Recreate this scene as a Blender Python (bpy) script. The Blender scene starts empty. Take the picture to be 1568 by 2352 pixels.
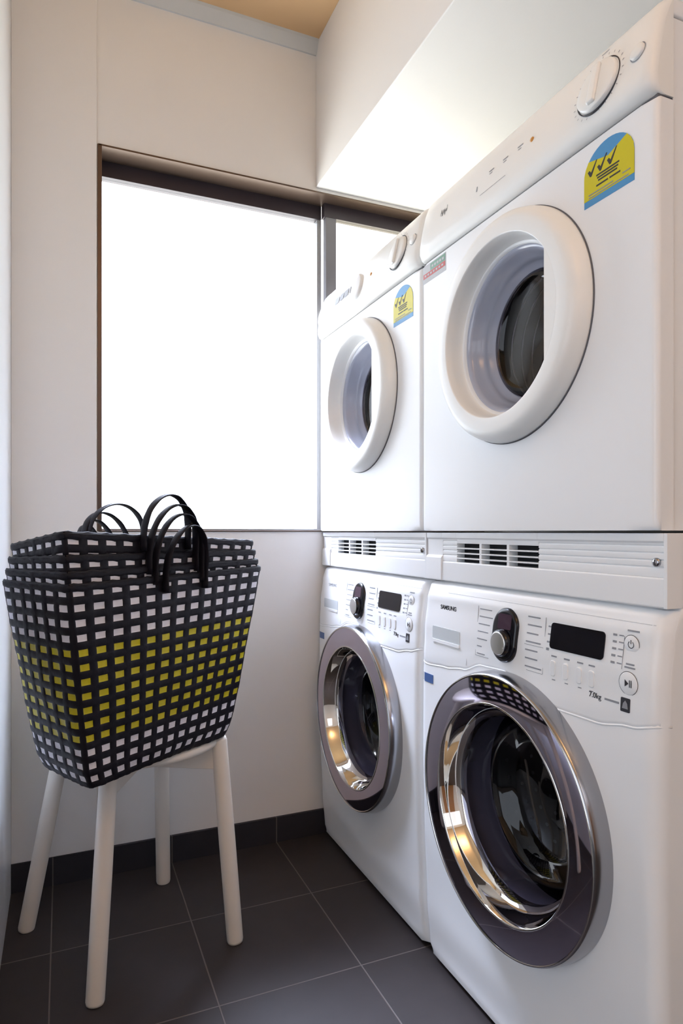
import bpy, bmesh, math, random
from mathutils import Vector, Matrix
random.seed(4)
PI = math.pi
scn = bpy.context.scene
COL = scn.collection

# ------------------------------------------------------------------ camera
EYE = 0.9036
cd = bpy.data.cameras.new('camera')
cd.sensor_fit = 'VERTICAL'; cd.sensor_height = 36.0
cd.lens = 1500.0 / 2352.0 * 36.0
cd.shift_y = (1221 - 1176) / 2352.0
cd.clip_start = 0.01
cam = bpy.data.objects.new('camera', cd); COL.objects.link(cam)
cam.location = (0, 0, EYE)
cam.rotation_euler = (PI / 2, 0, -math.radians(23.1))
scn.camera = cam

# ------------------------------------------------------------------ light
scn.view_settings.view_transform = 'Standard'
scn.view_settings.look = 'None'
scn.view_settings.gamma = 1.0
scn.view_settings.use_curve_mapping = False
scn.view_settings.exposure = 0.68

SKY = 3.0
w = bpy.data.worlds.new('overcast_sky_added_band'); scn.world = w; w.use_nodes = True
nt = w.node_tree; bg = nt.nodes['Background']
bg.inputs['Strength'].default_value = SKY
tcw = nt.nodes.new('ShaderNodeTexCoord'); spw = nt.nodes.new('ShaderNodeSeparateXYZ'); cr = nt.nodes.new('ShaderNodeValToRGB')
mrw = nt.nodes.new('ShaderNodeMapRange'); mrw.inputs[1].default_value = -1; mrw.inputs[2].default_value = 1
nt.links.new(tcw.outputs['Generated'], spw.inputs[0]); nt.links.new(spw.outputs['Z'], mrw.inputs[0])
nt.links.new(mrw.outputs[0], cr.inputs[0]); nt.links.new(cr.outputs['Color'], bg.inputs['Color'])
e = cr.color_ramp.elements                      # brightened ground for the soffit, white horizon, bluish band added to light the floor
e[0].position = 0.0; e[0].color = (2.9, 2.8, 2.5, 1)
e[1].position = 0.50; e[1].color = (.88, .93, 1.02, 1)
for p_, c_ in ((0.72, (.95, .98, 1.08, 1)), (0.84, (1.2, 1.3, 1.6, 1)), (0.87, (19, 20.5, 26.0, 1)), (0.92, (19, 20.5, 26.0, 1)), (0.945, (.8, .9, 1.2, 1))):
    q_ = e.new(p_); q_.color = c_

def area_light(name, loc, rot, sx, sy, power, color, portal=False):
    ld = bpy.data.lights.new(name, 'AREA'); ld.shape = 'RECTANGLE'; ld.size = sx; ld.size_y = sy
    ld.energy = power; ld.color = color
    if portal: ld.cycles.is_portal = True
    o = bpy.data.objects.new(name, ld); COL.objects.link(o); o.location = loc; o.rotation_euler = rot
    return o
# the window opening guides the sky light in
area_light('window_portal', (0.69, 1.965, 1.41), (-PI / 2, 0, 0), 1.22, 1.03, 1, (1, 1, 1), True)
# unseen warm uplight behind the camera, added to tint ceiling and upper wall
area_light('warm_uplight_fill', (0.30, -0.55, 2.05), (PI, 0, 0), 0.5, 0.5, 8.0, (1.0, 0.80, 0.58))
# unseen fill lights added behind and left to brighten wall and machine fronts
area_light('rear_fill_light', (0.35, -1.62, 1.75), (PI / 2, 0, 0), 1.3, 0.8, 2.6, (0.84, 0.90, 1.0))
area_light('side_fill_light', (-2.05, -0.35, 1.2), (PI / 2, 0, -PI / 2), 1.8, 1.9, 16.0, (0.76, 0.86, 1.0))

# ------------------------------------------------------------------ helpers
def link(o, parent=None):
    COL.objects.link(o)
    if parent: o.parent = parent
    return o

class MB:
    """collects geometry, builds one mesh object"""
    def __init__(s): s.v = []; s.f = []; s.m = []; s.sm = []
    def add(s, vs, fs, mi=0, smooth=False):
        b = len(s.v); s.v += [tuple(p) for p in vs]
        for f in fs:
            s.f.append(tuple(b + i for i in f)); s.m.append(mi); s.sm.append(smooth)
    def box(s, x0, x1, y0, y1, z0, z1, mi=0):
        vs = [(x, y, z) for x in (x0, x1) for y in (y0, y1) for z in (z0, z1)]
        s.add(vs, [(0, 1, 3, 2), (4, 6, 7, 5), (0, 4, 5, 1), (2, 3, 7, 6), (0, 2, 6, 4), (1, 5, 7, 3)], mi)
    def lathe(s, prof, cx, cz, n=96, mi=0, sx=1, sz=1, closed=False):
        # profile (r, y) revolved about the y axis at (cx, cz)
        b = len(s.v); k = len(prof)
        for i in range(n):
            a = 2 * PI * i / n
            for r, y in prof: s.v.append((cx + r * sx * math.cos(a), y, cz + r * sz * math.sin(a)))
        kk = k if closed else k - 1
        for i in range(n):
            j = (i + 1) % n
            for q in range(kk):
                q2 = (q + 1) % k
                s.f.append((b + i * k + q, b + i * k + q2, b + j * k + q2, b + j * k + q)); s.m.append(mi); s.sm.append(True)
    def zlathe(s, prof, cx, cy, n=48, mi=0):
        b = len(s.v); k = len(prof)
        for i in range(n):
            a = 2 * PI * i / n
            for r, z in prof: s.v.append((cx + r * math.cos(a), cy + r * math.sin(a), z))
        for i in range(n):
            j = (i + 1) % n
            for q in range(k - 1):
                s.f.append((b + i * k + q, b + j * k + q, b + j * k + q + 1, b + i * k + q + 1)); s.m.append(mi); s.sm.append(True)
    def tube(s, pts, radii, n=16, mi=0, caps=True, flat=1.0, updir=None):
        pts = [Vector(p) for p in pts]; b = len(s.v); prev = None
        for i, p in enumerate(pts):
            t = (pts[min(i + 1, len(pts) - 1)] - pts[max(i - 1, 0)]).normalized()
            u = Vector(updir) if updir else (prev if prev else Vector((0, 0, 1)) if abs(t.z) < .9 else Vector((1, 0, 0)))
            u = (u - t * u.dot(t)).normalized(); prev = u; w_ = t.cross(u)
            r = radii[i] if isinstance(radii, (list, tuple)) else radii
            for k in range(n):
                a = 2 * PI * k / n
                s.v.append(tuple(p + u * (r * math.cos(a)) + w_ * (r * flat * math.sin(a))))
        for i in range(len(pts) - 1):
            for k in range(n):
                k2 = (k + 1) % n
                s.f.append((b + i * n + k, b + i * n + k2, b + (i + 1) * n + k2, b + (i + 1) * n + k)); s.m.append(mi); s.sm.append(True)
        if caps:
            s.f.append(tuple(b + k for k in range(n))[::-1]); s.m.append(mi); s.sm.append(False)
            e = b + (len(pts) - 1) * n
            s.f.append(tuple(e + k for k in range(n))); s.m.append(mi); s.sm.append(False)
    def prism(s, poly, y0, y1, mi=0):
        # polygon in x,z extruded along y
        n = len(poly)
        vs = [(x, y0, z) for x, z in poly] + [(x, y1, z) for x, z in poly]
        fs = [tuple(range(n)), tuple(range(2 * n - 1, n - 1, -1))] + [(i, n + i, n + (i + 1) % n, (i + 1) % n) for i in range(n)]
        s.add(vs, fs, mi)
    def build(s, name, mats, parent=None, bevel=0, seg=2, label=None, recalc=True):
        me = bpy.data.meshes.new(name); me.from_pydata(s.v, [], s.f)
        if not isinstance(mats, (list, tuple)): mats = [mats]
        for m in mats: me.materials.append(m)
        me.polygons.foreach_set('material_index', s.m)
        me.polygons.foreach_set('use_smooth', s.sm)
        me.update()
        if recalc or bevel:
            bm = bmesh.new(); bm.from_mesh(me)
            bmesh.ops.recalc_face_normals(bm, faces=bm.faces)
            if bevel:
                es = [e for e in bm.edges if len(e.link_faces) == 2 and e.calc_face_angle(0) > 0.6]
                bmesh.ops.bevel(bm, geom=es, offset=bevel, segments=seg, profile=0.6, affect='EDGES', clamp_overlap=True)
                for f in bm.faces:
                    f.smooth = True
                bm.to_mesh(me); bm.free()
                o = bpy.data.objects.new(name, me); link(o, parent)
                wn = o.modifiers.new('wn', 'WEIGHTED_NORMAL'); wn.keep_sharp = True
                if label: o['label'] = label
                return o
            bm.to_mesh(me); bm.free()
        o = bpy.data.objects.new(name, me); link(o, parent)
        if label: o['label'] = label
        return o

def thing(name, label, cat, loc=(0, 0, 0), rotz=0, group=None):
    o = bpy.data.objects.new(name, None); o.empty_display_size = .05; COL.objects.link(o)
    o.location = loc; o.rotation_euler = (0, 0, rotz)
    o['label'] = label; o['category'] = cat
    if group: o['group'] = group
    return o
def struct(o): o['kind'] = 'structure'; return o

def lin(c): return c / 12.92 if c <= .04045 else ((c + .055) / 1.055) ** 2.4
def rgb(r, g, b): return (lin(r / 255), lin(g / 255), lin(b / 255), 1)

def mat(name, col, rough=.5, metal=0, spec=.5, coat=0, bump=0, bscale=40, aniso=0, var=0):
    m = bpy.data.materials.new(name); m.use_nodes = True
    n = m.node_tree; p = n.nodes['Principled BSDF']
    p.inputs['Base Color'].default_value = col
    p.inputs['Roughness'].default_value = rough
    p.inputs['Metallic'].default_value = metal
    p.inputs['Specular IOR Level'].default_value = spec
    p.inputs['Coat Weight'].default_value = coat
    if bump or var:
        tc = n.nodes.new('ShaderNodeTexCoord'); no = n.nodes.new('ShaderNodeTexNoise')
        no.inputs['Scale'].default_value = bscale; no.inputs['Detail'].default_value = 4
        n.links.new(tc.outputs['Object'], no.inputs['Vector'])
        if bump:
            b = n.nodes.new('ShaderNodeBump'); b.inputs['Strength'].default_value = bump; b.inputs['Distance'].default_value = .002
            n.links.new(no.outputs['Fac'], b.inputs['Height']); n.links.new(b.outputs['Normal'], p.inputs['Normal'])
        if var:
            mx = n.nodes.new('ShaderNodeMix'); mx.data_type = 'RGBA'
            mx.inputs[6].default_value = tuple(c * (1 - var) for c in col[:3]) + (1,)
            mx.inputs[7].default_value = tuple(min(1, c * (1 + var)) for c in col[:3]) + (1,)
            n.links.new(no.outputs['Fac'], mx.inputs[0]); n.links.new(mx.outputs[2], p.inputs['Base Color'])
    return m

M = {}
M['wall'] = mat('painted_wall', rgb(236, 234, 232), .6, bump=.05, bscale=300)
M['ceiling'] = mat('warm_lit_ceiling_paint', rgb(224, 186, 140), .7, bump=.05, bscale=200)  # tan puts the warm bounce light into the ceiling colour
M['cornice'] = mat('cornice_paint', rgb(205, 208, 208), .5)
M['laminate'] = mat('white_laminate', rgb(236, 238, 240), .28)
M['wood'] = mat('oak_floor', rgb(170, 120, 75), .4, bump=.1, bscale=12, var=.2)
M['bronze'] = mat('bronze_aluminium', rgb(92, 76, 66), .32, metal=.6)
M['darkbronze'] = mat('dark_window_rail', rgb(52, 44, 50), .4, metal=.2)
M['darkalu'] = mat('dark_grey_aluminium', rgb(112, 110, 114), .4, metal=.3)
M['greyalu'] = mat('grey_aluminium', rgb(150, 150, 152), .4, metal=.3)
M['white'] = mat('white_enamel', rgb(247, 248, 249), .3)
M['whitep'] = mat('white_plastic', rgb(247, 248, 249), .3)
M['creamp'] = mat('cream_plastic', rgb(247, 247, 244), .32)
M['seal'] = mat('grey_seam', rgb(95, 95, 100), .6)
M['slot'] = mat('dark_slot', rgb(14, 14, 18), .7)
M['mirror'] = mat('tinted_mirror_plastic', rgb(205, 198, 214), .035, metal=1)
M['chrome'] = mat('chrome', rgb(226, 224, 220), .04, metal=1)
M['satin'] = mat('satin_chrome', rgb(168, 168, 172), .2, metal=1)
M['blackgloss'] = mat('black_gloss_plastic', rgb(14, 12, 20), .22)
M['displayg'] = mat('display_window', rgb(74, 56, 68), .1)
M['silver'] = mat('brushed_silver', rgb(235, 235, 235), .38, metal=1)
M['drumsteel'] = mat('drum_steel', rgb(84, 82, 92), .38, metal=1)
M['drumhole'] = mat('drum_hole_glint', rgb(190, 190, 200), .3, metal=1)
M['rubber'] = mat('grey_rubber', rgb(62, 60, 68), .45)
M['bowl'] = mat('grey_bowl_plastic', rgb(176, 180, 196), .16, coat=.4)
M['print'] = mat('grey_print', rgb(148, 150, 156), .5)
M['lightprint'] = mat('pale_grey_print', rgb(196, 198, 201), .5)
M['drawer'] = mat('pale_drawer_grip', rgb(206, 211, 213), .35)
M['dprint'] = mat('dark_print', rgb(52, 52, 58), .5)
M['bluest'] = mat('blue_sticker', rgb(72, 104, 160), .35)
M['skyblue'] = mat('label_blue', rgb(78, 152, 206), .4)
M['yellow'] = mat('label_yellow', rgb(214, 202, 20), .4)
M['redst'] = mat('red_sticker', rgb(190, 80, 72), .4)
M['greenst'] = mat('green_sticker', rgb(120, 160, 138), .4)
M['amber'] = mat('amber_lamp', rgb(214, 150, 70), .3)
M['stool'] = mat('cream_painted_wood', rgb(240, 234, 224), .38, bump=.06, bscale=60)
M['strapb'] = mat('black_plastic_strap', rgb(24, 21, 30), .5, spec=.25, bump=.2, bscale=260)
M['strapw'] = mat('white_plastic_strap', rgb(238, 236, 244), .4)
M['strapy'] = mat('yellow_plastic_strap', rgb(208, 196, 20), .4)
M['ground'] = mat('pale_ground', rgb(200, 200, 196), .9)

def glass(name, tint, gloss, rough=.02):
    m = bpy.data.materials.new(name); m.use_nodes = True; n = m.node_tree; n.nodes.clear()
    out = n.nodes.new('ShaderNodeOutputMaterial'); mx = n.nodes.new('ShaderNodeMixShader')
    t = n.nodes.new('ShaderNodeBsdfTransparent'); t.inputs['Color'].default_value = tint
    g = n.nodes.new('ShaderNodeBsdfGlossy'); g.inputs['Roughness'].default_value = rough
    lw = n.nodes.new('ShaderNodeLayerWeight'); lw.inputs['Blend'].default_value = .35
    ma = n.nodes.new('ShaderNodeMath'); ma.operation = 'MULTIPLY_ADD'
    ma.inputs[1].default_value = gloss; ma.inputs[2].default_value = .03
    n.links.new(lw.outputs['Fresnel'], ma.inputs[0]); n.links.new(ma.outputs[0], mx.inputs[0])
    n.links.new(t.outputs[0], mx.inputs[1]); n.links.new(g.outputs[0], mx.inputs[2]); n.links.new(mx.outputs[0], out.inputs[0])
    return m
M['pane'] = glass('window_glass', (.95, .97, .98, 1), .3)
M['pane2'] = glass('doubled_window_glass', (.86, .85, .78, 1), .3)
M['doorglass'] = glass('smoked_door_glass', (.26, .25, .31, 1), .10)
M['dryerglass'] = glass('dark_door_glass', (.42, .40, .42, 1), .06)

# dark floor tiles with thin paler grout, laid out in room coordinates
GX0, GXP, GY0, GYP = -0.0235, 0.2975, 1.2355, 0.2965
def tile_mat(name, col, vertical=False):
    m = bpy.data.materials.new(name); m.use_nodes = True; n = m.node_tree; p = n.nodes['Principled BSDF']
    tc = n.nodes.new('ShaderNodeTexCoord'); sp = n.nodes.new('ShaderNodeSeparateXYZ'); n.links.new(tc.outputs['Object'], sp.inputs[0])
    def grout(out, o, per):
        a = n.nodes.new('ShaderNodeMath'); a.operation = 'SUBTRACT'; n.links.new(out, a.inputs[0]); a.inputs[1].default_value = o - per / 2
        b = n.nodes.new('ShaderNodeMath'); b.operation = 'FLOORED_MODULO'; n.links.new(a.outputs[0], b.inputs[0]); b.inputs[1].default_value = per
        c = n.nodes.new('ShaderNodeMath'); c.operation = 'SUBTRACT'; n.links.new(b.outputs[0], c.inputs[0]); c.inputs[1].default_value = per / 2
        d = n.nodes.new('ShaderNodeMath'); d.operation = 'ABSOLUTE'; n.links.new(c.outputs[0], d.inputs[0])
        e = n.nodes.new('ShaderNodeMapRange'); e.inputs[1].default_value = .0009; e.inputs[2].default_value = .0019
        e.inputs[3].default_value = 1; e.inputs[4].default_value = 0; n.links.new(d.outputs[0], e.inputs[0]); return e.outputs[0]
    g = grout(sp.outputs['X'], GX0, GXP)
    if not vertical:
        g2 = grout(sp.outputs['Y'], GY0, GYP); mx = n.nodes.new('ShaderNodeMath'); mx.operation = 'MAXIMUM'
        n.links.new(g, mx.inputs[0]); n.links.new(g2, mx.inputs[1]); g = mx.outputs[0]
    no = n.nodes.new('ShaderNodeTexNoise'); no.inputs['Scale'].default_value = 22; no.inputs['Detail'].default_value = 6
    n.links.new(tc.outputs['Object'], no.inputs['Vector'])
    c1 = n.nodes.new('ShaderNodeMix'); c1.data_type = 'RGBA'; n.links.new(no.outputs['Fac'], c1.inputs[0])
    c1.inputs[6].default_value = tuple(c * .85 for c in col[:3]) + (1,); c1.inputs[7].default_value = tuple(c * 1.15 for c in col[:3]) + (1,)
    c2 = n.nodes.new('ShaderNodeMix'); c2.data_type = 'RGBA'; n.links.new(g, c2.inputs[0]); n.links.new(c1.outputs[2], c2.inputs[6])
    c2.inputs[7].default_value = rgb(104, 96, 92); n.links.new(c2.outputs[2], p.inputs['Base Color'])
    p.inputs['Roughness'].default_value = .5; p.inputs['Specular IOR Level'].default_value = .35
    bu = n.nodes.new('ShaderNodeBump'); bu.inputs['Strength'].default_value = .5; bu.inputs['Distance'].default_value = .001; bu.invert = True
    n.links.new(g, bu.inputs['Height']); n.links.new(bu.outputs['Normal'], p.inputs['Normal'])
    return m
M['floor'] = tile_mat('dark_floor_tile', rgb(54, 48, 48))
M['skirt'] = tile_mat('dark_skirting_tile', rgb(46, 43, 49), True)

# ------------------------------------------------------------------ room
XL, XR, YB, YF, ZC = -0.119, 1.36, 1.83, -1.7, 2.364
XO, YO = -2.15, 0.92        # unseen side space, opened so fill light reaches the machine fronts
WX0, WX1, WZ0, WZ1 = 0.0855, 1.30, 0.905, 1.922
BX, BZ = 0.697, 1.934
T = .14
def sbox(name, dims, m, bevel=0):
    b = MB(); b.box(*dims); return struct(b.build(name, m, bevel=bevel))
sbox('floor', (XO - .1, XR + .1, YF - .1, YB + T, -.06, 0), M['floor'])
sbox('ceiling', (XO - .1, XR + .1, YF - .1, YB + T, ZC, ZC + .06), M['ceiling'])
b = MB()
b.box(XL - .1, WX0, YB, YB + T, 0, ZC)
b.box(WX1, XR + .1, YB, YB + T, 0, ZC)
b.box(WX0, WX1, YB, YB + T, 0, WZ0)
b.box(WX0, WX1, YB, YB + T, WZ1, ZC)
struct(b.build('wall_back', M['wall']))
sbox('trim_1', (XL, .0815, YB - .006, YB, .072, ZC), M['wall'], .0015)          # shallow pier left of the window
b = MB(); b.box(XL - .1, XL, YO, YB, 0, ZC); b.box(XO, XL - .1, YO, YO + .1, 0, ZC); b.box(XO - .1, XO, YF, YO + .1, 0, ZC); struct(b.build('wall_left', M['laminate']))
sbox('wall_right', (XR, XR + .1, YF, YB, 0, ZC), M['wall'])
sbox('wall_front', (XO - .1, XR + .1, YF - .1, YF, 0, ZC), M['wall'])
sbox('baseboard_back', (XL, XR, YB - .009, YB, 0, .072), M['skirt'])
sbox('trim_2', (BX, XR, YF, YB, BZ, ZC), M['wall'], .003)                        # bulkhead above the machines
b = MB()                                                                       # cornice along the window wall
prof = [(YB, ZC - .037), (YB - .006, ZC - .037), (YB - .010, ZC - .030), (YB - .022, ZC - .008), (YB - .024, ZC), (YB, ZC)]
vs = [(x, y, z) for x in (.05, BX) for y, z in prof]; n = len(prof)
b.add(vs, [tuple(range(n)), tuple(range(2 * n - 1, n - 1, -1))] + [(i, (i + 1) % n, n + (i + 1) % n, n + i) for i in range(n)])
struct(b.build('trim_3', M['cornice']))
# door to the rest of the home, behind the camera
b = MB(); b.box(.2, 1.0, YF, YF + .035, 0.005, 2.05); d = struct(b.build('door_1', M['wood'], bevel=.004))
b = MB(); b.box(.92, .94, YF + .035, YF + .075, .95, 1.07); struct(b.build('door_handle', M['satin'], d, bevel=.004))

# window: bronze liner, dark top rail, two sliding sashes, panes
b = MB()
b.box(WX0 - .002, WX0 + .009, YB - .004, YB + .07, WZ0, WZ1)
b.box(WX0, WX1, YB - .004, YB + .07, WZ1 - .004, WZ1 + .001)
b.box(WX1 - .02, WX1, YB - .004, YB + .07, WZ0, WZ1)
b.box(WX0, WX1, YB - .004, YB + .07, WZ0 - .002, WZ0 + .002)
win = struct(b.build('window_1', M['bronze'], bevel=.0008))
b = MB(); b.box(WX0 + .008, .742, YB + .070, YB + .10, WZ1 - .046, WZ1); b.box(.742, WX1, YB + .045, YB + .07, WZ1 - .046, WZ1 - .003)
struct(b.build('top_rail', M['darkbronze'], win, bevel=.001))
b = MB(); b.box(WX0 + .008, .742, YB + .070, YB + .10, WZ0 - .002, WZ0 + .007)
struct(b.build('bottom_rail', M['greyalu'], win, bevel=.001))
b = MB(); b.box(.7285, .7425, YB + .072, YB + .098, WZ0, WZ1 - .046)
struct(b.build('sash_stile', M['greyalu'], win, bevel=.001))
b = MB(); b.box(.7475, .782, YB + .045, YB + .068, WZ0, WZ1 - .046)
struct(b.build('sash_stile', M['darkalu'], win, bevel=.001))
b = MB(); b.box(WX0 + .008, .7285, YB + .083, YB + .087, WZ0, WZ1 - .046)
struct(b.build('pane', M['pane'], win))
b = MB(); b.box(.782, WX1 - .02, YB + .055, YB + .059, WZ0, WZ1 - .046)
struct(b.build('pane', M['pane2'], win))

# ------------------------------------------------------------------ machine helpers (local: x right along front, +y into the machine, z up)
def radial_front(b, W, z0, z1, cx, cz, rh, fy, mi=0, nseg=160, rings=22):
    """front skin with a round hole; fy(x,z) gives depth"""
    angs = [2 * PI * i / nseg for i in range(nseg)]
    for X, Z in ((0, z0), (W, z0), (W, z1), (0, z1)):
        a = math.atan2(Z - cz, X - cx) % (2 * PI)
        k = min(range(len(angs)), key=lambda i: abs(angs[i] - a)); angs[k] = a
    base = len(b.v); outer = []
    for a in angs:
        c, s = math.cos(a), math.sin(a)
        tx = ((W - cx) / c if c > 1e-9 else (-cx / c if c < -1e-9 else 1e9))
        tz = ((z1 - cz) / s if s > 1e-9 else ((z0 - cz) / s if s < -1e-9 else 1e9))
        R = min(tx, tz)
        for q in range(rings + 1):
            t = q / rings; t = 1 - (1 - t) ** 2.2
            r = rh + (R - rh) * t
            x, z = cx + r * c, cz + r * s
            x = min(max(x, 0), W); z = min(max(z, z0), z1)
            b.v.append((x, fy(x, z), z))
        outer.append((x, z))
    k = rings + 1; N = len(angs)
    for i in range(N):
        j = (i + 1) % N
        for q in range(rings):
            b.f.append((base + i * k + q, base + j * k + q, base + j * k + q + 1, base + i * k + q + 1)); b.m.append(mi); b.sm.append(True)
    return [base + i * k + rings for i in range(N)], [base + i * k for i in range(N)]

def extrude_back(b, ring, depth, mi=0, cap=True, smooth=False):
    base = len(b.v); N = len(ring)
    for i in ring:
        x, y, z = b.v[i]; b.v.append((x, depth, z))
    for i in range(N):
        j = (i + 1) % N
        b.f.append((ring[i], ring[j], base + j, base + i)); b.m.append(mi); b.sm.append(smooth)
    if cap:
        b.f.append(tuple(base + i for i in range(N))); b.m.append(mi); b.sm.append(False)

def edge_round(x, W, R):
    dx = min(x, W - x)
    if dx >= R: return 0
    q = R - max(dx, 0)
    return R - math.sqrt(max(R * R - q * q, 0))

def interp(tab, z):
    if z <= tab[0][0]: return tab[0][1]
    for (a, u), (c, v) in zip(tab, tab[1:]):
        if z <= c:
            t = (z - a) / (c - a); t = t * t * (3 - 2 * t); return u + (v - u) * t
    return tab[-1][1]

def disc(b, cx, cz, r, y, n=48, mi=0, rz=None):
    b.add([(cx + r * math.cos(2 * PI * i / n), y, cz + (rz or r) * math.sin(2 * PI * i / n)) for i in range(n)], [tuple(range(n))], mi, True)

def rrect(cx, cz, w, h, r, n=6):
    P = []
    for sx, sz, a0 in ((1, -1, -PI / 2), (1, 1, 0), (-1, 1, PI / 2), (-1, -1, PI)):
        for i in range(n + 1):
            a = a0 + PI / 2 * i / n
            P.append((cx + sx * (w / 2 - r) + r * math.cos(a), cz + sz * (h / 2 - r) + r * math.sin(a)))
    return P

def lettering(body, x, y, z, size, m, parent, name='lettering', bold=0, rot=0):
    cu = bpy.data.curves.new('t', 'FONT'); cu.body = body; cu.size = size; cu.extrude = .0002; cu.offset = bold
    cu.align_x = 'CENTER'; cu.align_y = 'CENTER'
    t = bpy.data.objects.new('t', cu); COL.objects.link(t)
    bpy.context.view_layer.update()
    dg = bpy.context.evaluated_depsgraph_get()
    me = bpy.data.meshes.new_from_object(t.evaluated_get(dg)); me.name = name
    bpy.data.objects.remove(t); bpy.data.curves.remove(cu)
    me.transform(Matrix.Translation((x, y, z)) @ Matrix.Rotation(PI / 2, 4, 'X') @ Matrix.Rotation(rot, 4, 'Z'))
    me.materials.clear(); me.materials.append(m)
    o = bpy.data.objects.new(name, me); link(o, parent)
    return o

def decal(b, poly, yf, mi=0, th=.0006):
    """thin sticker following the front: polygon in x,z, yf depth function"""
    n = len(poly)
    vs = [(x, yf(x, z) - th, z) for x, z in poly] + [(x, yf(x, z) + .0004, z) for x, z in poly]
    b.add(vs, [tuple(range(n))] + [(i, (i + 1) % n, n + (i + 1) % n, n + i) for i in range(n)], mi)

def drum(parent, cx, cz, y0, y1, r):
    """perforated steel drum seen through the door glass"""
    b = MB(); n = 72; rows = 9
    b.lathe([(r - .012, y0), (r, y0 + .012), (r, y1), (r * .55, y1 + .012), (.0, y1 + .016)], cx, cz, 96, 0)
    for k in range(rows):                                   # holes as small pale studs, their glints put into the colour
        for i in range(42):
            a = 2 * PI * (i + .5 * (k % 2)) / 42
            y = y0 + .03 + (y1 - y0 - .05) * k / (rows - 1)
            c, s = math.cos(a), math.sin(a); rr = r - .0012; q = .0042
            pts = []
            for j in range(6):
                t = 2 * PI * j / 6; da = q * math.cos(t)
                pts.append((cx + rr * c - s * da, y + q * math.sin(t), cz + rr * s + c * da))
            b.add(pts, [tuple(range(6))], 1)
    for i in range(3):                                      # lifter paddles
        a = 2 * PI * i / 3 + .5; c, s = math.cos(a), math.sin(a)
        def P(rr, da, y): return (cx + rr * c - s * da, y, cz + rr * s + c * da)
        vs = [P(r, -.03, y0 + .02), P(r, .03, y0 + .02), P(r - .032, 0, y0 + .035), P(r, -.03, y1), P(r, .03, y1), P(r - .032, 0, y1 - .01)]
        b.add(vs, [(0, 1, 2), (3, 5, 4), (0, 2, 5, 3), (1, 4, 5, 2), (0, 3, 4, 1)], 0)
    return b.build('drum', [M['drumsteel'], M['drumhole']], parent)

# ------------------------------------------------------------------ washing machine
WW = .606; WTOP = .803
WPROF = [(0, .022), (.03, .018), (.12, .010), (.30, .003), (.45, 0), (.60, .001), (.70, .006), (.765, .013), (.790, .020), (.803, .034)]
def wfy(x, z): return interp(WPROF, z) + edge_round(x, WW, .022)
SWOOSH = [(0, .632), (.03, .627), (.10, .632), (.16, .640), (.22, .6585), (.28, .661), (.34, .650), (.42, .629), (.50, .630), (.56, .640), (.606, .650)]

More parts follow.
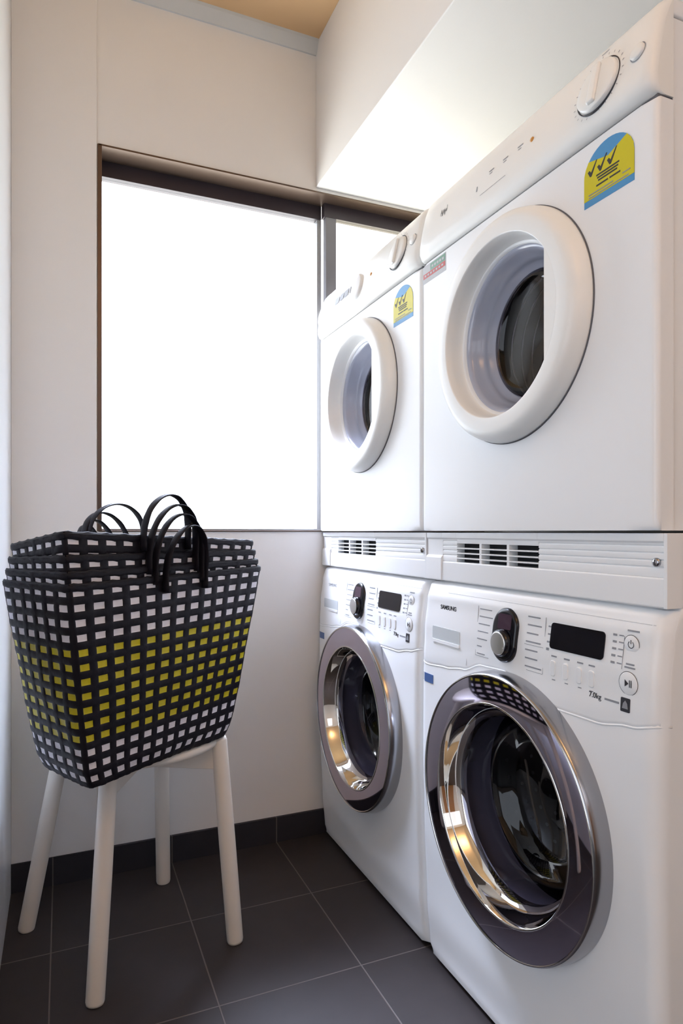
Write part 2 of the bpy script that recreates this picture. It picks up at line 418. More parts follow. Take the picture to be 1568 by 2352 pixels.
def make_washer(yl, label, brand):
    t = thing('washing_machine', label, 'washing machine', (.70, yl, 0), -PI / 2, 'stacked washing machines along the wall')
    cx, cz = .303, .432
    b = MB()
    ring, hole = radial_front(b, WW, .012, WTOP, cx, cz, .165, wfy)
    extrude_back(b, ring, .57)
    extrude_back(b, hole, .09, cap=False, smooth=True)
    b.build('cabinet', M['white'], t)
    # kick strip under the cabinet
    b = MB(); b.box(.03, WW - .03, .05, .55, 0.0, .0125); b.build('foot', M['slot'], t)
    # control panel with the wavy lower edge
    b = MB(); NX = 120; NZ = 26; base = len(b.v)
    def py(x, z, e): return wfy(x, z) - .0018 * e * min(1, (z - interp(SWOOSH, x)) / .02)
    for i in range(NX + 1):
        x = WW * i / NX; x = WW / 2 + (x - WW / 2) * .9999; zs = interp(SWOOSH, x)
        b.v.append((x, wfy(x, zs) + .003, zs))
        for q in range(NZ + 1):
            tt = q / NZ; z = zs + (.7995 - zs) * tt
            b.v.append((x, py(x, z, 1 if q else .2), z))
    k = NZ + 2
    for i in range(NX):
        for q in range(k - 1):
            b.f.append((base + i * k + q, base + (i + 1) * k + q, base + (i + 1) * k + q + 1, base + i * k + q + 1)); b.m.append(0); b.sm.append(True)
    b.build('control_panel', M['whitep'], t)
    pf = lambda x, z: wfy(x, z) - .0018
    b = MB(); pts = [Vector((x, wfy(x, interp(SWOOSH, x)) + .0008, interp(SWOOSH, x))) for x in [WW * i / 90 for i in range(91)]]
    b.tube(pts, .0019, 10); b.build('panel_bead', M['whitep'], t)
    # fine seam across the top of the panel
    b = MB()
    for i in range(60):
        x0, x1 = .09 + .5 * i / 60, .09 + .5 * (i + 1) / 60
        z0_, z1_ = .7795 + .0 * i, .7795
        decal(b, [(x0, .7795), (x1, .7795), (x1, .7804), (x0, .7804)], pf, 0, .0003)
    b.build('seam', M['lightprint'], t)
    # detergent drawer front with a recessed pale grip
    b = MB(); decal(b, rrect(.098, .697, .100, .026, .003), pf, 0, .0008)
    b.build('drawer_grip', M['drawer'], t, label='pale grey grip of the detergent drawer')
    b = MB(); decal(b, rrect(.098, .681, .100, .006, .002), pf, 0, .0022); b.build('drawer_lip', M['whitep'], t)
    b = MB(); x = .172; decal(b, [(x, .65), (x + .0008, .65), (x + .0008, .778), (x, .778)], pf, 0, .0003)
    b.build('drawer_seam', M['lightprint'], t)
    # programme dial: black capsule, small window, silver knob
    pc = (.287, .724); w_, h_ = .066, .094
    b = MB(); cap = rrect(pc[0], pc[1], w_, h_, .0325, 12); yb = wfy(*pc)
    n = len(cap)
    def sc(f): return [(pc[0] + (x - pc[0]) * f, pc[1] + (z - pc[1]) * f) for x, z in cap]
    rings_ = [(1.0, .002), (1.0, -.005), (.95, -.008), (.85, -.009)]
    vs = [(x, wfy(x, z) + dy, z) for f, dy in rings_ for x, z in sc(f)]
    fs = [(q * n + i, q * n + (i + 1) % n, (q + 1) * n + (i + 1) % n, (q + 1) * n + i) for q in range(3) for i in range(n)] + [tuple(3 * n + i for i in range(n))]
    b.add(vs, fs, 0, True)
    dial = b.build('dial_plate', M['blackgloss'], t, label='black capsule shaped dial plate')
    b = MB(); decal(b, rrect(.289, .748, .036, .026, .003), lambda x, z: wfy(x, z) - .009, 0, .0006); b.build('dial_window', M['displayg'], dial)
    b = MB(); kc = (.287, .711); y = wfy(*kc) - .008
    b.lathe([(.024, y), (.0235, y - .005), (.0222, y - .0085), (.0208, y - .0098), (.0202, y - .0098)], *kc, 56, 0)
    kn = b.build('knob', M['blackgloss'], dial)
    b = MB(); b.lathe([(.0204, y - .0090), (.0198, y - .0104), (.018, y - .0108), (0.0001, y - .0106)], *kc, 56, 0)
    b.build('knob_cap', M['silver'], dial, label='brushed silver knob face')
    # display
    b = MB(); decal(b, rrect(.454, .7405, .111, .040, .006), pf, 0, .0014); b.build('display', M['blackgloss'], t, label='black digital display')
    # buttons
    for x in (.408, .436, .464, .489):
        b = MB(); b.prism(rrect(x, .690, .011, .024, .004), wfy(x, .69) - .0034, wfy(x, .69)); b.build('option_button', M['whitep'], t, bevel=.001)
    for z, rr in ((.750, .0125), (.698, .0155)):
        b = MB(); x = .556; y = wfy(x, z) - .0018
        b.lathe([(rr, y), (rr, y - .0006), (rr - .001, y - .0012), (.0001, y - .0014)], x, z, 40)
        pb = b.build('round_button', M['whitep'], t)
        b = MB()
        b.lathe([(rr, y - .0003), (rr + .0008, y - .0004)], x, z, 40)
        if rr < .014:
            for i in range(14):
                a0 = PI / 2 + .6 + (2 * PI - 1.2) * i / 14; a1 = PI / 2 + .6 + (2 * PI - 1.2) * (i + 1) / 14
                b.add([(x + r * math.cos(a), y - .0018, z + r * math.sin(a)) for a, r in ((a0, .0042), (a1, .0042), (a1, .0052), (a0, .0052))], [(0, 1, 2, 3)])
            b.add([(x + q, y - .0018, z + w__) for q, w__ in ((-.0006, .001), (.0006, .001), (.0006, .0065), (-.0006, .0065))], [(0, 1, 2, 3)])
        else:
            b.add([(x - .005, y - .0018, z - .005), (x + .0015, y - .0018, z), (x - .005, y - .0018, z + .005)], [(0, 1, 2)])
            for q in (.0025, .0052): b.add([(x + q, y - .0018, z - .005), (x + q + .0014, y - .0018, z - .005), (x + q + .0014, y - .0018, z + .005), (x + q, y - .0018, z + .005)], [(0, 1, 2, 3)])
        b.build('button_symbol', M['dprint'], pb)
    # printed markings: programme list both sides of the dial, frame lines, option names
    b = MB()
    def bar(x0, x1, z, h=.0022): decal(b, [(x0, z), (x1, z), (x1, z + h), (x0, z + h)], pf, 0, .0004)
    def flush(name):
        nonlocal b
        b.build(name, M['print'], t); b = MB()
    for i in range(7):
        L = [.036, .040, .034, .032, .030, .014, .024][i]; bar(.205, .205 + L, .760 - .0135 * i, .0018)
    bar(.200, .2005, .676, .09); bar(.200, .24, .6755, .0006); flush('programme_list')
    for i in range(7):
        L = [.030, .034, .028, .036, .030, .030, .040][i]; bar(.341, .341 + L, .762 - .0135 * i, .0022)
    bar(.384, .3847, .676, .09); bar(.345, .384, .6755, .0006); bar(.338, .384, .7175, .0006); flush('programme_list')
    for i in range(4): bar(.391 , .397, .752 - .012 * i, .0025 if i < 3 else .004)
    flush('stage_symbols')
    for x in (.404, .432, .460, .483):
        bar(x, x + .012, .708, .0022); flush('option_name')
        bar(x + .003, x + .010, .672, .0014); flush('option_mark')
    for i in range(5):
        z = .758 - .0095 * i; bar(.523, .530, z, .003); bar(.534, .542, z + .001, .0016)
    bar(.543, .5436, .715, .045); flush('status_marks')
    bar(.548, .568, .7675, .0022); flush('power_caption')
    bar(.548, .566, .718, .0022); bar(.550, .564, .7225, .0022); flush('start_caption')
    bar(.515, .541, .6665, .0028); flush('rule_mark')
    b = MB(); decal(b, rrect(.552, .668, .016, .019, .0015), pf, 0, .0006); em = b.build('emblem', M['dprint'], t, label='dark square emblem')
    b = MB(); decal(b, [(.547, .663), (.557, .663), (.5555, .670), (.552, .674), (.5485, .670)], lambda x, z: pf(x, z) - .0006, 0, .0004); b.build('emblem_shape', M['print'], em)
    if brand: lettering('SAMSUNG', .098, wfy(.098, .750) - .0021, .750, .0125, M['dprint'], t, bold=.0003)
    else: lettering('SAMSUNG', .098, wfy(.098, .750) - .0021, .750, .0125, M['print'], t)
    lettering('7.0kg', .497, wfy(.497, .668) - .0021, .668, .011, M['dprint'], t, bold=.0001)
    # small blue sticker at the left shoulder
    b = MB(); decal(b, [(.0215, .590), (.0375, .590), (.0545, .590), (.0545, .608), (.0375, .608), (.0215, .608)], wfy, 0, .0010); decal(b, [(.014, .592), (.0215, .592), (.0215, .609), (.014, .609)], wfy, 1, .0010)
    b.build('sticker', [M['bluest'], M['lightprint']], t, label='small blue sticker')
    # ---- door
    yd = -.030
    door = MB()
    door.lathe([(.229, .012), (.2310, -.002), (.2302, -.018), (.2283, yd + .003), (.2262, yd - .0012), (.2245, yd - .001), (.2235, yd)], cx, cz, 160)
    dr = door.build('door', M['satin'], t, label='round door rim in satin chrome')
    b = MB(); b.lathe([(.2238, yd + .0003), (.200, yd - .0012), (.177, yd - .0005)], cx, cz, 160); b.build('door_cover', M['mirror'], dr, label='tinted mirror ring of the door')
    b = MB(); b.lathe([(.2268, yd - .0008), (.2252, yd - .0026), (.2238, yd - .0006)], cx, cz, 160)
    b.lathe([(.1785, yd - .0006), (.1765, yd - .0024), (.1745, yd + .001), (.172, yd + .012), (.166, yd + .030), (.160, yd + .042), (.150, yd + .046)], cx, cz, 160)
    b.build('inner_rim', M['chrome'], dr, label='mirror chrome inner rim')
    b = MB(); b.lathe([(.151, yd + .034), (.150, yd + .046), (.147, yd + .075), (.143, yd + .098), (.132, yd + .112), (.118, yd + .118), (.115, yd + .124), (.1, yd + .132), (.05, yd + .140), (.0001, yd + .142)], cx, cz, 128)
    b.build('door_glass', M['doorglass'], dr, label='smoked glass bowl')
    b = MB(); b.lathe([(.165, .02), (.166, .05), (.170, .075), (.160, .09), (.168, .10), (.172, .112)], cx, cz, 96); b.build('door_gasket', M['rubber'], t)
    drum(t, cx, cz, .112, .42, .235)
    return t
washer_near = make_washer(1.217, 'white front loading washing machine at bottom right, nearest the camera, reflecting the basket', True)
washer_far = make_washer(1.826, 'white front loading washing machine in the corner against the window wall', False)

# ------------------------------------------------------------------ stacking kits
def make_kit(yl, label):
    t = thing('stacking_kit', label, 'stacking kit', (.715, yl, .803), -PI / 2, 'stacking kits between washers and dryers')
    W = .606; b = MB()
    # ridged front: polygon in y,z extruded in x, leaving the vent field open
    H = .0985
    def strip(x0, x1, prof):
        n = len(prof); vs = [(x, y, z) for x in (x0, x1) for y, z in prof]
        b.add(vs, [tuple(range(n)), tuple(range(2 * n - 1, n - 1, -1))] + [(i, (i + 1) % n, n + (i + 1) % n, n + i) for i in range(n)])
    ridge = [(.03, .040), (.0055, .040), (.0055, .045)]
    z = .045
    for k in range(4):
        ridge += [(.006, z + .0004), (.006, z + .0068), (.0078, z + .0078), (.0078, z + .0088), (.006, z + .0095)][1:]
        z += .0095
    ridge += [(.006, .0855), (.003, .088), (.003, H), (.03, H)]
    vx0, vx1 = .112, .354
    strip(.06, vx0, ridge); strip(vx1, W - .006, ridge)
    strip(vx0, vx1, [(.03, .0365), (.006, .0365), (.006, .0395), (.03, .0395)])
    strip(vx0, vx1, [(.03, .0770), (.006, .0770), (.006, .0855), (.003, .088), (.003, H), (.03, H)])
    strip(.06, W - .006, [(.03, 0), (.005, 0), (.0035, .002), (.0035, .037), (.005, .040), (.03, .040)])
    strip(.0, .06, [(.03, 0), (.003, 0), (.001, .002), (.001, .046), (.003, .050), (.006, .052), (.006, .085), (.003, .088), (.003, H), (.03, H)])
    strip(W - .006, W, [(.03, 0), (.003, 0), (.003, H), (.03, H)])
    cw = (vx1 - vx0)
    for f0, f1 in ((0, .0), (.315, .345), (.655, .685)):
        if f1: b.box(vx0 + cw * f0, vx0 + cw * f1, .0055, .03, .039, .078)
    for k in range(3):
        zz = .0478 + k * .0098; b.box(vx0, vx1, .0052, .03, zz - .0013, zz + .0013)
    b.build('front_grille', M['whitep'], t, bevel=.0006, seg=1)
    b = MB(); b.box(vx0 - .002, vx1 + .002, .024, .032, .037, .08); b.build('vent_shade', M['slot'], t, label='dark backing painted as the shade in the vent openings')  # dark slab stands in for the shade inside the open vents
    b = MB(); b.box(.002, W - .002, .03, .55, 0, H); b.build('frame', M['white'], t, bevel=.002)
    b = MB(); b.lathe([(.006, .006), (.006, .003), (.004, .0015), (.0001, .0012)], W - .018, .060, 20)
    b.box(W - .018 - .0007, W - .018 + .0007, .0005, .0015, .056, .064); b.build('screw', M['satin'], t)
    return t
make_kit(1.217, 'white ridged stacking strip with vents under the nearer dryer')
make_kit(1.826, 'white ridged stacking strip with vents under the dryer by the window')

# ------------------------------------------------------------------ dryers
DW = .602; DZ = .902; SEAM = .574; DT = .70
def make_dryer(yl, label, kind):
    t = thing('tumble_dryer', label, 'tumble dryer', (.71, yl, DZ), -PI / 2, 'stacked tumble dryers along the wall')
    cx, cz = .298, .350
    fy = lambda x, z: edge_round(x, DW, .008)
    b = MB(); ring, hole = radial_front(b, DW, .003, SEAM - .004, cx, cz, .140, fy, nseg=160)
    extrude_back(b, ring, .030, cap=False); extrude_back(b, hole, .03, cap=False, smooth=True)
    b.build('front_panel', M['white'], t)
    b = MB(); ring, hole = radial_front(b, DW - .006, .003, DT - .018, cx - .003, cz, .138, lambda x, z: .032)
    for i in range(len(b.v)): x, y, z = b.v[i]; b.v[i] = (x + .003, y, z)
    extrude_back(b, ring, .56)
    b.build('cabinet', M['white'], t)
    b = MB(); b.box(.001, DW - .001, .026, .565, DT - .016, DT + .008); b.build('top_lid', M['white'], t, bevel=.004)
    # sloped control panel (profile in y,z)
    prof = [(.030, SEAM), (.002, SEAM), (-.007, SEAM + .004), (-.012, SEAM + .016), (-.012, SEAM + .030), (-.007, SEAM + .060), (.002, SEAM + .100), (.010, DT - .006), (.018, DT + .004), (.030, DT + .008)]
    PP = [(p[1], p[0]) for p in prof[2:]]
    def pfy(x, z):
        for (a, u), (c, v) in zip(PP, PP[1:]):
            if z <= c: return u + (v - u) * (z - a) / (c - a)
        return PP[-1][1]
    # densify profile with smooth curve
    b = MB(); n = len(prof)
    xs = [0, .002, .006, .014] + [.05 * i for i in range(1, 12)] + [DW - .014, DW - .006, DW - .002, DW]
    base = len(b.v)
    for x in xs:
        e = edge_round(x, DW, .014)
        for y, z in prof: b.v.append((x, min(y + e, .030), z))
    for i in range(len(xs) - 1):
        for q in range(n - 1):
            b.f.append((base + i * n + q, base + (i + 1) * n + q, base + (i + 1) * n + q + 1, base + i * n + q + 1)); b.m.append(0); b.sm.append(q > 0)
        b.f.append((base + i * n + n - 1, base + (i + 1) * n + n - 1, base + (i + 1) * n, base + i * n)); b.m.append(0); b.sm.append(False)
    b.f.append(tuple(base + q for q in range(n))); b.m.append(0); b.sm.append(False)
    e0 = base + (len(xs) - 1) * n
    b.f.append(tuple(e0 + q for q in range(n))); b.m.append(0); b.sm.append(False)
    cp = b.build('control_panel', M['creamp'], t)
    # dark joint between panel and front
    b = MB(); b.box(.004, DW - .002, .004, .030, SEAM - .0045, SEAM + .0005); b.build('panel_joint', M['seal'], t)
    # knob
    kx, kz = .507, .638
    tilt = math.atan2(.009, .040)
    def put(o, x, z):
        me = o.data; me.transform(Matrix.Translation((x, pfy(x, z), z)) @ Matrix.Rotation(tilt, 4, 'X').inverted()); return o
    b = MB(); b.lathe([(.0375, .002), (.0382, -.0008), (.0395, -.0009), (.0395, .002)], 0, 0, 64, 1)
    b.lathe([(.0365, .001), (.036, -.005), (.034, -.0065), (.024, -.007), (.0001, -.007)], 0, 0, 64, 0)
    kb = put(b.build('knob', [M['creamp'], M['dprint']], t), kx, kz)
    b = MB(); b.box(-.007, .007, -.0125, -.006, -.030, .030); put(b.build('knob_grip', M['creamp'], kb, bevel=.003), kx, kz)
    b = MB()
    for i in range(24):
        if i in (18,): continue
        a = 2 * PI * i / 24; c, s = math.cos(a), math.sin(a); L = .0030
        b.add([(c * r - s * q, -.0006, s * r + c * q) for r, q in ((.0435, -.0006), (.0435 + L, -.0006), (.0435 + L, .0006), (.0435, .0006))], [(0, 1, 2, 3)])
    put(b.build('dial_marks', M['print'], t), kx, kz)
    b = MB(); b.lathe([(.011, .001), (.011, -.003), (.009, -.0045), (.0001, -.0045)], 0, 0, 32, 0); b.lathe([(.0112, -.0004), (.0125, -.0006)], 0, 0, 32, 1)
    put(b.build('push_button', [M['creamp'], M['print']], t), .577, .640)
    b = MB(); b.lathe([(.0045, .001), (.004, -.0015), (.0001, -.002)], 0, 0, 16); put(b.build('indicator_lamp', M['amber'], t), .363, .642)
    b = MB()
    def bar(x0, x1, z, h): b.add([(x, pfy(x, q) - .0006, q) for x, q in ((x0, z), (x1, z), (x1, z + h), (x0, z + h))], [(0, 1, 2, 3)])
    if kind == 'near':
        for x in (.245, .285, .325):
            bar(x, x + .014, .648, .0022); bar(x + .002, x + .011, .643, .0014); b.build('lamp_caption', M['print'], t); b = MB()
        bar(.210, .213, .628, .010); bar(.225, .300, .614, .0008); b.build('scale_line', M['print'], t); b = MB()
        bar(.500, .514, .690, .0014); b.build('dial_caption', M['print'], t)
    if kind == 'near':
        b = MB(); rb = [(.0, .0)]
        # small script-like mark near the left end
        for i in range(9):
            x = .083 + .0026 * i; bar(x, x + .0013, .640 + .004 * math.sin(i * 1.9), .010 + .004 * math.cos(i * 2.3))
        b.build('maker_mark', M['dprint'], t, label='small dark maker mark')
    else:
        b = MB(); pl = rrect(.165, .636, .300, .070, .034, 10); m_ = len(pl)
        vs = []
        for f, dy in ((1, .001), (1, -.004), (.96, -.007)):
            vs += [(.165 + (x - .165) * f, pfy(x, z) + dy, .636 + (z - .636) * f) for x, z in pl]
        b.add(vs, [(q * m_ + i, q * m_ + (i + 1) % m_, (q + 1) * m_ + (i + 1) % m_, (q + 1) * m_ + i) for q in range(2) for i in range(m_)] + [tuple(2 * m_ + i for i in range(m_))], 0, True)
        b.build('drawer_front', M['whitep'], t, label='white rounded plate on the control panel')
        for x, L in ((.150, .030), (.186, .024), (.214, .028), (.250, .006)):
            b = MB(); b.add([(xx, pfy(xx, q) - .0078, q) for xx, q in ((x, .630), (x + L, .630), (x + L, .648), (x, .648))], [(0, 1, 2, 3)])
            b.build('printed_mark', M['print'], t)
    # door ring
    R = .195
    b = MB(); b.lathe([(R + .0015, .0005), (R + .0015, -.0015), (R, -.0016)], cx, cz, 144, 1)
    b.lathe([(R - .001, .0), (R, -.004), (R - .0015, -.014), (R - .0045, -.023), (R - .010, -.030), (R - .017, -.0330), (R - .022, -.0337), (R - .030, -.0338), (R - .0412, -.0338), (R - .0418, -.0337), (R - .0424, -.0333), (R - .0435, -.0315), (R - .046, -.018), (R - .051, .002), (R - .056, .012)], cx, cz, 144, 0)
    dr = b.build('door', [M['creamp'], M['seal']], t, label='round white door ring')
    # flat grip closing the near side of the opening
    ch = .127; ro = R - .0415; am = math.acos(ch / ro)
    arc = [(cx + ro * math.cos(a), cz + ro * math.sin(a)) for a in [-am + 2 * am * i / 16 for i in range(17)]]
    b = MB(); b.prism(arc, -.0339, -.012); b.build('door_grip', M['creamp'], dr)
    b = MB()
    b.lathe([(.140, .006), (.137, .006), (.132, .014), (.130, .022), (.125, .030), (.121, .038), (.120, .044), (.113, .050), (.110, .056)], cx, cz, 112)
    b.build('door_bowl', M['bowl'], dr, label='grey translucent door bowl')
    b = MB(); b.lathe([(.1105, .052), (.108, .058), (.09, .066), (.05, .073), (.0001, .076)], cx, cz, 96); b.build('door_glass', M['dryerglass'], dr, label='dark door glass')
    b = MB(); b.lathe([(.112, .056), (.1085, .0575), (.1085, .0605)], cx, cz, 96)
    for r_, y_ in ((.118, .095), (.132, .13), (.150, .17), (.165, .22)): b.lathe([(r_ + .003, y_), (r_, y_ - .002), (r_ - .004, y_), (r_, y_ + .003)], cx, cz, 96)
    b.build('steel_rings', M['satin'], t)
    b = MB(); b.lathe([(.138, .062), (.16, .07), (.19, .09), (.20, .12), (.20, .42), (.12, .43), (.0001, .43)], cx, cz, 96); b.build('drum', M['rubber'], t)
    # energy label
    x0, x1, z0, z1 = .474, .566, .477, .559
    def lab(x_, z_): return (x0 + (x1 - x0) * x_, z0 + (z1 - z0) * z_)
    b = MB(); fy2 = lambda x, z: 0.0
    out = [(0, 0), (1, 0)] + [(.5 + .5 * math.cos(a), .52 + .48 * math.sin(a)) for a in [PI * i / 20 for i in range(21)]]
    decal(b, [lab(*p) for p in out], fy2, 0, .0005)
    yl_ = [(.0, .12), (1, .12)] + [(1, .52)] + [(.5 + .5 * math.cos(a), .52 + .48 * math.sin(a)) for a in (PI * .08, PI * .16, PI * .24)] + [(.5, .70)] + [(.5 + .5 * math.cos(a), .52 + .48 * math.sin(a)) for a in (PI * .80, PI * .88, PI * .95)] + [(0, .52)]
    decal(b, [lab(*p) for p in yl_], lambda x, z: -.0005, 1, .0003)
    for i in range(3):
        cxx = .17 + .2 * i
        P = [(cxx - .09, .62), (cxx - .05, .64), (cxx - .02, .59), (cxx + .09, .76), (cxx + .11, .76), (cxx - .01, .52), (cxx - .04, .52)]
        decal(b, [lab(*p) for p in P], lambda x, z: -.0008, 2, .0003)
    for zz, xa, xb in ((.46, .26, .72), (.41, .28, .70), (.36, .30, .68), (.28, .26, .50), (.28, .53, .74)):
        decal(b, [lab(*p) for p in ((xa, zz), (xb, zz), (xb, zz + .028), (xa, zz + .028))], lambda x, z: -.0008, 2, .0003)
    for zz, xa, xb in ((.14, .1, .9), (.19, .1, .6), (.22, .78, .93)):
        decal(b, [lab(*p) for p in ((xa, zz), (xb, zz), (xb, zz + .02), (xa, zz + .02))], lambda x, z: -.0008, 3, .0003)
    b.build('energy_label', [M['skyblue'], M['yellow'], M['dprint'], M['print']], t, label='yellow and blue arched energy label with three ticks')
    if kind == 'near':
        b = MB(); x0, x1, z0, z1 = .004, .094, .529, .566
        decal(b, [(x0, z0), (x1, z0), (x1, z1), (x0, z1)], lambda x, z: 0, 0, .0005)
        decal(b, [(x0 + .002, z0 + .010), (x1 - .002, z0 + .010), (x1 - .002, z0 + .020), (x0 + .002, z0 + .020)], lambda x, z: -.0005, 1, .0003)
        decal(b, [(x0 + .03, z0 + .021), (x1 - .002, z0 + .021), (x1 - .002, z1 - .002), (x0 + .03, z1 - .002)], lambda x, z: -.0005, 2, .0003)
        for i in range(7): decal(b, [(x0 + .008 + .011 * i, z0 + .013), (x0 + .015 + .011 * i, z0 + .013), (x0 + .015 + .011 * i, z0 + .017), (x0 + .008 + .011 * i, z0 + .017)], lambda x, z: -.0008, 0, .0003)
        for i in range(5): decal(b, [(x0 + .036 + .010 * i, z0 + .025), (x0 + .043 + .010 * i, z0 + .025), (x0 + .043 + .010 * i, z0 + .030), (x0 + .036 + .010 * i, z0 + .030)], lambda x, z: -.0008, 0, .0003)
        b.build('sticker', [M['lightprint'], M['redst'], M['greenst']], t, label='small red and green sticker')
    return t
make_dryer(1.222, 'large white tumble dryer at top right with red and green sticker, nearest the camera', 'near')
make_dryer(1.828, 'white tumble dryer in front of the window, half hidden and far from the camera', 'far')

# ------------------------------------------------------------------ stool
st = thing('stool', 'round cream painted wooden stool with four splayed round legs under the baskets', 'stool', (.159, 1.528, 0))
SC = Vector((.159, 1.528, 0))
b = MB(); b.zlathe([(.0001, .430), (.172, .430), (.179, .433), (.182, .440), (.179, .447), (.172, .450), (.0001, .450)], 0, 0, 72)
b.build('seat', M['stool'], st)
legs = [((.085, 1.375), (.0566, 1.335)), ((.005, 1.615), (-.0766, 1.645)), ((.225, 1.675), (.2386, 1.731)), ((.319, 1.443), (.3496, 1.4168))]
for (tx, ty), (fx, fy_) in legs:
    b = MB(); A = Vector((tx, ty, .4475)) - SC; B = Vector((fx, fy_, 0)) - SC
    pts = [B + Vector((0, 0, .0)), B.lerp(A, .012), B.lerp(A, .5), B.lerp(A, .985), A]
    b.tube(pts, [.0165, .0178, .0182, .0172, .0150], 28); b.build('leg', M['stool'], st)
def board(p, q, z0, z1, th, name):
    P = Vector((p[0], p[1], 0)) - SC; Q = Vector((q[0], q[1], 0)) - SC; P.z = Q.z = 0
    d = (Q - P).normalized(); nn = Vector((-d.y, d.x, 0)) * th / 2
    b = MB(); L = (Q - P).length
    poly = [(0, z0), (L, z0), (L, z1), (0, z1)]
    vs = []
    for s in (-1, 1):
        for u, z in poly: v = P + d * u + nn * s; vs.append((v.x, v.y, z))
    b.add(vs, [(0, 1, 2, 3), (7, 6, 5, 4)] + [(i, 4 + i, 4 + (i + 1) % 4, (i + 1) % 4) for i in range(4)])
    b.build(name, M['stool'], st, bevel=.002)
board(legs[0][0], legs[2][0], .378, .430, .020, 'cross_rail')
board(legs[1][0], legs[3][0], .378, .430, .020, 'cross_rail')

# ------------------------------------------------------------------ woven baskets, one nested in the other
BB = [Vector((.0387, 1.2142)), Vector((.3432, 1.4308)), Vector((.2591, 1.5957)), Vector((-.0454, 1.3791))]      # base corners: near, right, far, left
BT = [Vector((.0070, 1.1357)), Vector((.4195, 1.4480)), Vector((.3090, 1.6480)), Vector((-.1035, 1.3380))]      # rim corners
NC = (13, 6); NR = 14
TS = [0, .04, .13, .23, .33, .42, .46, .64, .82]; 
STR = .46; STV = .54
TV = [0, .05, .16, .27, .38, .49, .54, .69, .85]
AX = (BT[1] - BT[0]).normalized(); AY = Vector((-AX.y, AX.x))
def smooth01(t): return t * t * (3 - 2 * t)
def make_basket(dz, zc_off, label, inset):
    """dz lifts the whole bag, zc_off = rim heights at the four corners"""
    t = thing('woven_basket', label, 'basket', (.16, 1.40, .452 + dz), 0, 'nested woven baskets on the stool')
    org = Vector((.16, 1.40, .452 + dz))
    # perimeter samples (side, fraction along, column idx, t in cell)
    sides = [(0, 1, NC[0]), (1, 2, NC[1]), (2, 3, NC[0]), (3, 0, NC[1])]
    per = []
    col = 0
    for a, c, nc in sides:
        for i in range(nc):
            for ts in TS:
                q = i + ts - STR / 2
                if q >= 0: per.append((a, c, q / nc, col, ts))
                else: per.append(((a - 1) % 4, a, 1 + q / (NC[1] if nc == NC[0] else NC[0]), col, ts))
            col += 1
    rows = []
    z_hi = [.809, .816, .816, .807]
    for j in range(NR):
        for ts in TV: rows.append(((j + ts) / NR, j, ts))
    rows.append((1.0, NR, 0.0)); rows.append((1 + .25 / NR, NR, .3))
    rad = .11
    def corner_pt(P, a, c, f, rr):
        """point on a rounded quad outline"""
        p = P[a].lerp(P[c], f); L = (P[c] - P[a]).length; s = f * L
        # pull in near corners
        cen = (P[0] + P[1] + P[2] + P[3]) / 4
        dcor = min(s, L - s)
        if dcor < rr:
            q = (rr - dcor) / rr
            k = P[a] if s < L - s else P[c]
            p = p + (cen - k).normalized() * (rr * .32 * q * q)
        return p
    b = MB(); base = len(b.v); K = len(per)
    H = [z - .452 for z in z_hi]
    for v, j, tv in rows:
        for a, c, f, ci, th in per:
            pb = corner_pt(BB, a, c, f, .022); pt = corner_pt(BT, a, c, f, .018)
            vv = v ** .93
            p = pb.lerp(pt, vv)
            if v < .12:                                    # rounded bottom edge
                q = (1 - v / .12); cen = (BB[0] + BB[2]) / 2; p = p + (cen - p).normalized() * (.010 * q * q)
            # side bulge
            d2 = (P_ := (BT[c] - BT[a])).normalized(); nrm = Vector((d2.y, -d2.x))
            p = p + nrm * (.006 * math.sin(PI * f) * math.sin(PI * min(v, 1)))
            hz = (H[a] + zc_off[a]) * (1 - f) + (H[c] + zc_off[c]) * f
            z = hz * v
            cen = (BB[0] + BB[2]) / 2; cen = cen.lerp((BT[0] + BT[2]) / 2, v); dd_ = p - cen
            lu = dd_.dot(AX); su = dd_.dot(AY)
            p = p - AX * lu * inset * 1.0 - AY * su * inset * 10
            # relief of the weave
            inV = th < STR; inH = tv < STV
            rv = .0012 * (1 - (abs(th - STR / 2) / (STR / 2)) ** 4) if inV else 0
            rh = .0012 * (1 - (abs(tv - STV / 2) / (STV / 2)) ** 4) if inH else 0
            if inV and inH: r = max(rv, rh) * (1.7 if (ci + j) % 2 else 1.2)
            else: r = max(rv, rh) * (1.35 if inV or inH else 0)
            if v > 1: r = .003
            wob = .0012 * math.sin(j * 1.7 + ci * 2.1) * 0 + .0008 * math.sin(ci * 1.3 + j * .9)
            p = p + nrm * (r + wob)
            b.v.append((p.x - org.x, p.y - org.y, z))
    nt_ = len(TS)
    for ri in range(len(rows) - 1):
        v, j, tv = rows[ri]; v2 = rows[ri + 1][0]
        for k in range(K):
            k2 = (k + 1) % K
            a, c, f, ci, th = per[k]
            black = th < STR - .001 or tv < STV - .001 or j >= NR
            if black: mi = 0
            else:
                rt = NR - 1 - j
                mi = 2 if 4 <= rt <= 10 else 1
            b.f.append((base + ri * K + k, base + ri * K + k2, base + (ri + 1) * K + k2, base + (ri + 1) * K + k)); b.m.append(mi); b.sm.append(True)
    # floor of the bag
    b.f.append(tuple(base + k for k in range(K))[::-1]); b.m.append(0); b.sm.append(False)
    o = b.build('body', [M['strapb'], M['strapw'], M['strapy']], t, recalc=False)
    so = o.modifiers.new('thick', 'SOLIDIFY'); so.thickness = .0014; so.offset = -1
    # rim: plaited band
    b = MB(); pts = []
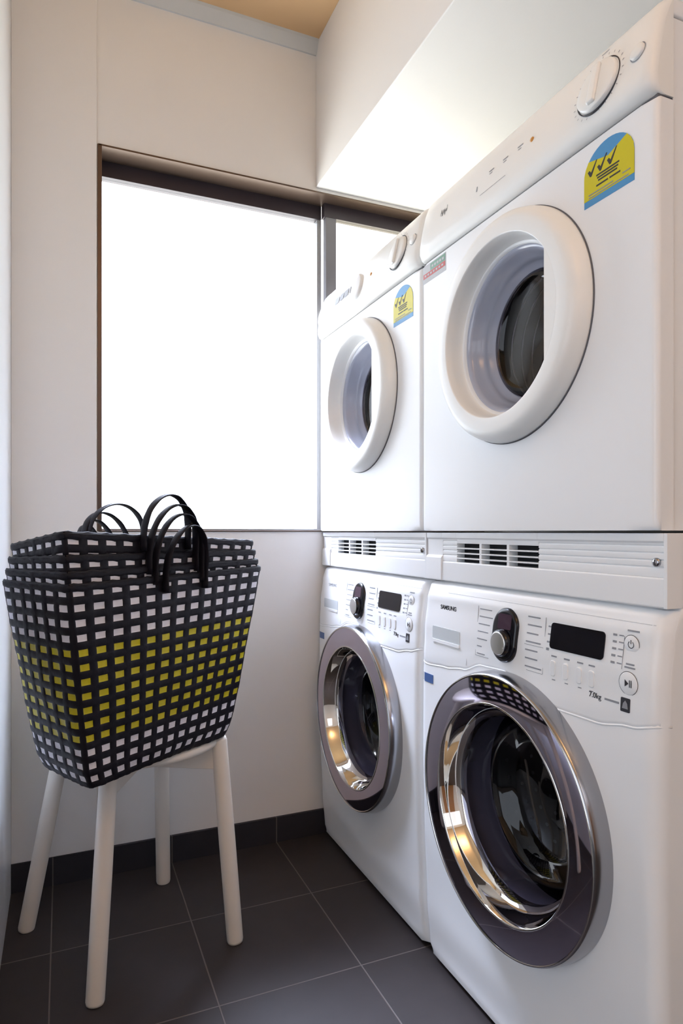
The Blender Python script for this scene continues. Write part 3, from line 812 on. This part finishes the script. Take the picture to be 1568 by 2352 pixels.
    for a, c, nc in sides:
        for i in range(nc * 4):
            f = i / (nc * 4); p = corner_pt(BT, a, c, f, .018); cen = (BT[0] + BT[2]) / 2; dd_ = p - cen; p = p - AX * dd_.dot(AX) * inset * 1.0 - AY * dd_.dot(AY) * inset * 10
            hz = (H[a] + zc_off[a]) * (1 - f) + (H[c] + zc_off[c]) * f
            pts.append(Vector((p.x - org.x, p.y - org.y, hz + .003 + .0008 * math.sin(i * PI / 2) )))
    pts.append(pts[0]); 
    b.tube(pts, [.0066 + .0006 * (k % 2) for k in range(len(pts))], 10, caps=False, flat=.42, updir=(0, 0, 1))
    b.build('rim', M['strapb'], t)
    return t, org, H
def add_handles(t, org, H, off, hs):
    # a handle: strap looping from one point of a long side to another
    for (a, c, f0, f1, zap, leanx, leany, drop, out) in hs:
        P0 = BT[a].lerp(BT[c], f0); P1 = BT[a].lerp(BT[c], f1)
        z0 = t.location.z + (H[a] + off[a]) * (1 - f0) + (H[c] + off[c]) * f0
        dirv = (P1 - P0).normalized(); nrm = Vector((dirv.y, -dirv.x))
        if (nrm.dot(P0 - Vector((.16, 1.39))) < 0): nrm = -nrm
        w3 = Vector((nrm.x, nrm.y, 0)); pts = []
        n = 30
        for i in range(n + 1):
            ang = PI * i / n
            x = (1 - math.cos(ang)) / 2
            hh = math.sin(ang) ** .8
            p = P0.lerp(P1, x)
            pts.append(Vector((p.x, p.y, z0 + (zap - z0) * hh)) + Vector((leanx, leany, 0)) * hh ** 1.5 + w3 * out - org)
        for s_, P in ((0, P0), (1, P1)):
            tail = [Vector((P.x, P.y, z0 - dd)) + w3 * out - org for dd in (drop, drop * .6, drop * .25)]
            pts = tail + pts if s_ == 0 else pts + tail[::-1]
        b = MB()
        b.tube(pts, [.0090 + .0005 * math.sin(i * 1.3) for i in range(len(pts))], 10, flat=.26, updir=w3)
        b.build('handle', M['strapb'], t)
specs = [   # lift, rim offsets at the corners, label, inset, near handle (f0, f1, top height, lean), far handle
    (0.000, (0, 0, 0, 0), 'outermost black woven basket with white and yellow squares, lowest rim of the nested four', 0,
     (.40, .61, .915, .012, -.004, .022), (.33, .46, .916, -.01, 0)),
    (0.020, (0, -.004, -.004, 0), 'second woven basket of the nested stack, its rim just above the outermost one', .0055,
     (.36, .60, .937, .008, 0, .025), (.34, .52, .928, -.012, 0)),
    (0.047, (0, -.010, -.008, -.006), 'third woven basket of the nested stack, its rim below the topmost one', .011,
     (.34, .58, .955, .012, .004, .03), (.34, .58, .944, -.012, 0)),
    (0.084, (.002, -.026, -.020, -.020), 'innermost woven basket of the nested stack, its white squared rim standing highest', .0165,
     (.325, .55, .974, .008, .004, .02), (.35, .65, .963, .002, 0)),
]
for k, (dz, off, label, inset, nh, fh) in enumerate(specs):
    t, org, H = make_basket(dz, off, label, inset)
    o_ = .008 - inset
    add_handles(t, org, H, off, [(0, 1, nh[0], nh[1], nh[2], nh[3], nh[4], nh[5], o_), (3, 2, fh[0], fh[1], fh[2], fh[3], fh[4], .04, o_)])
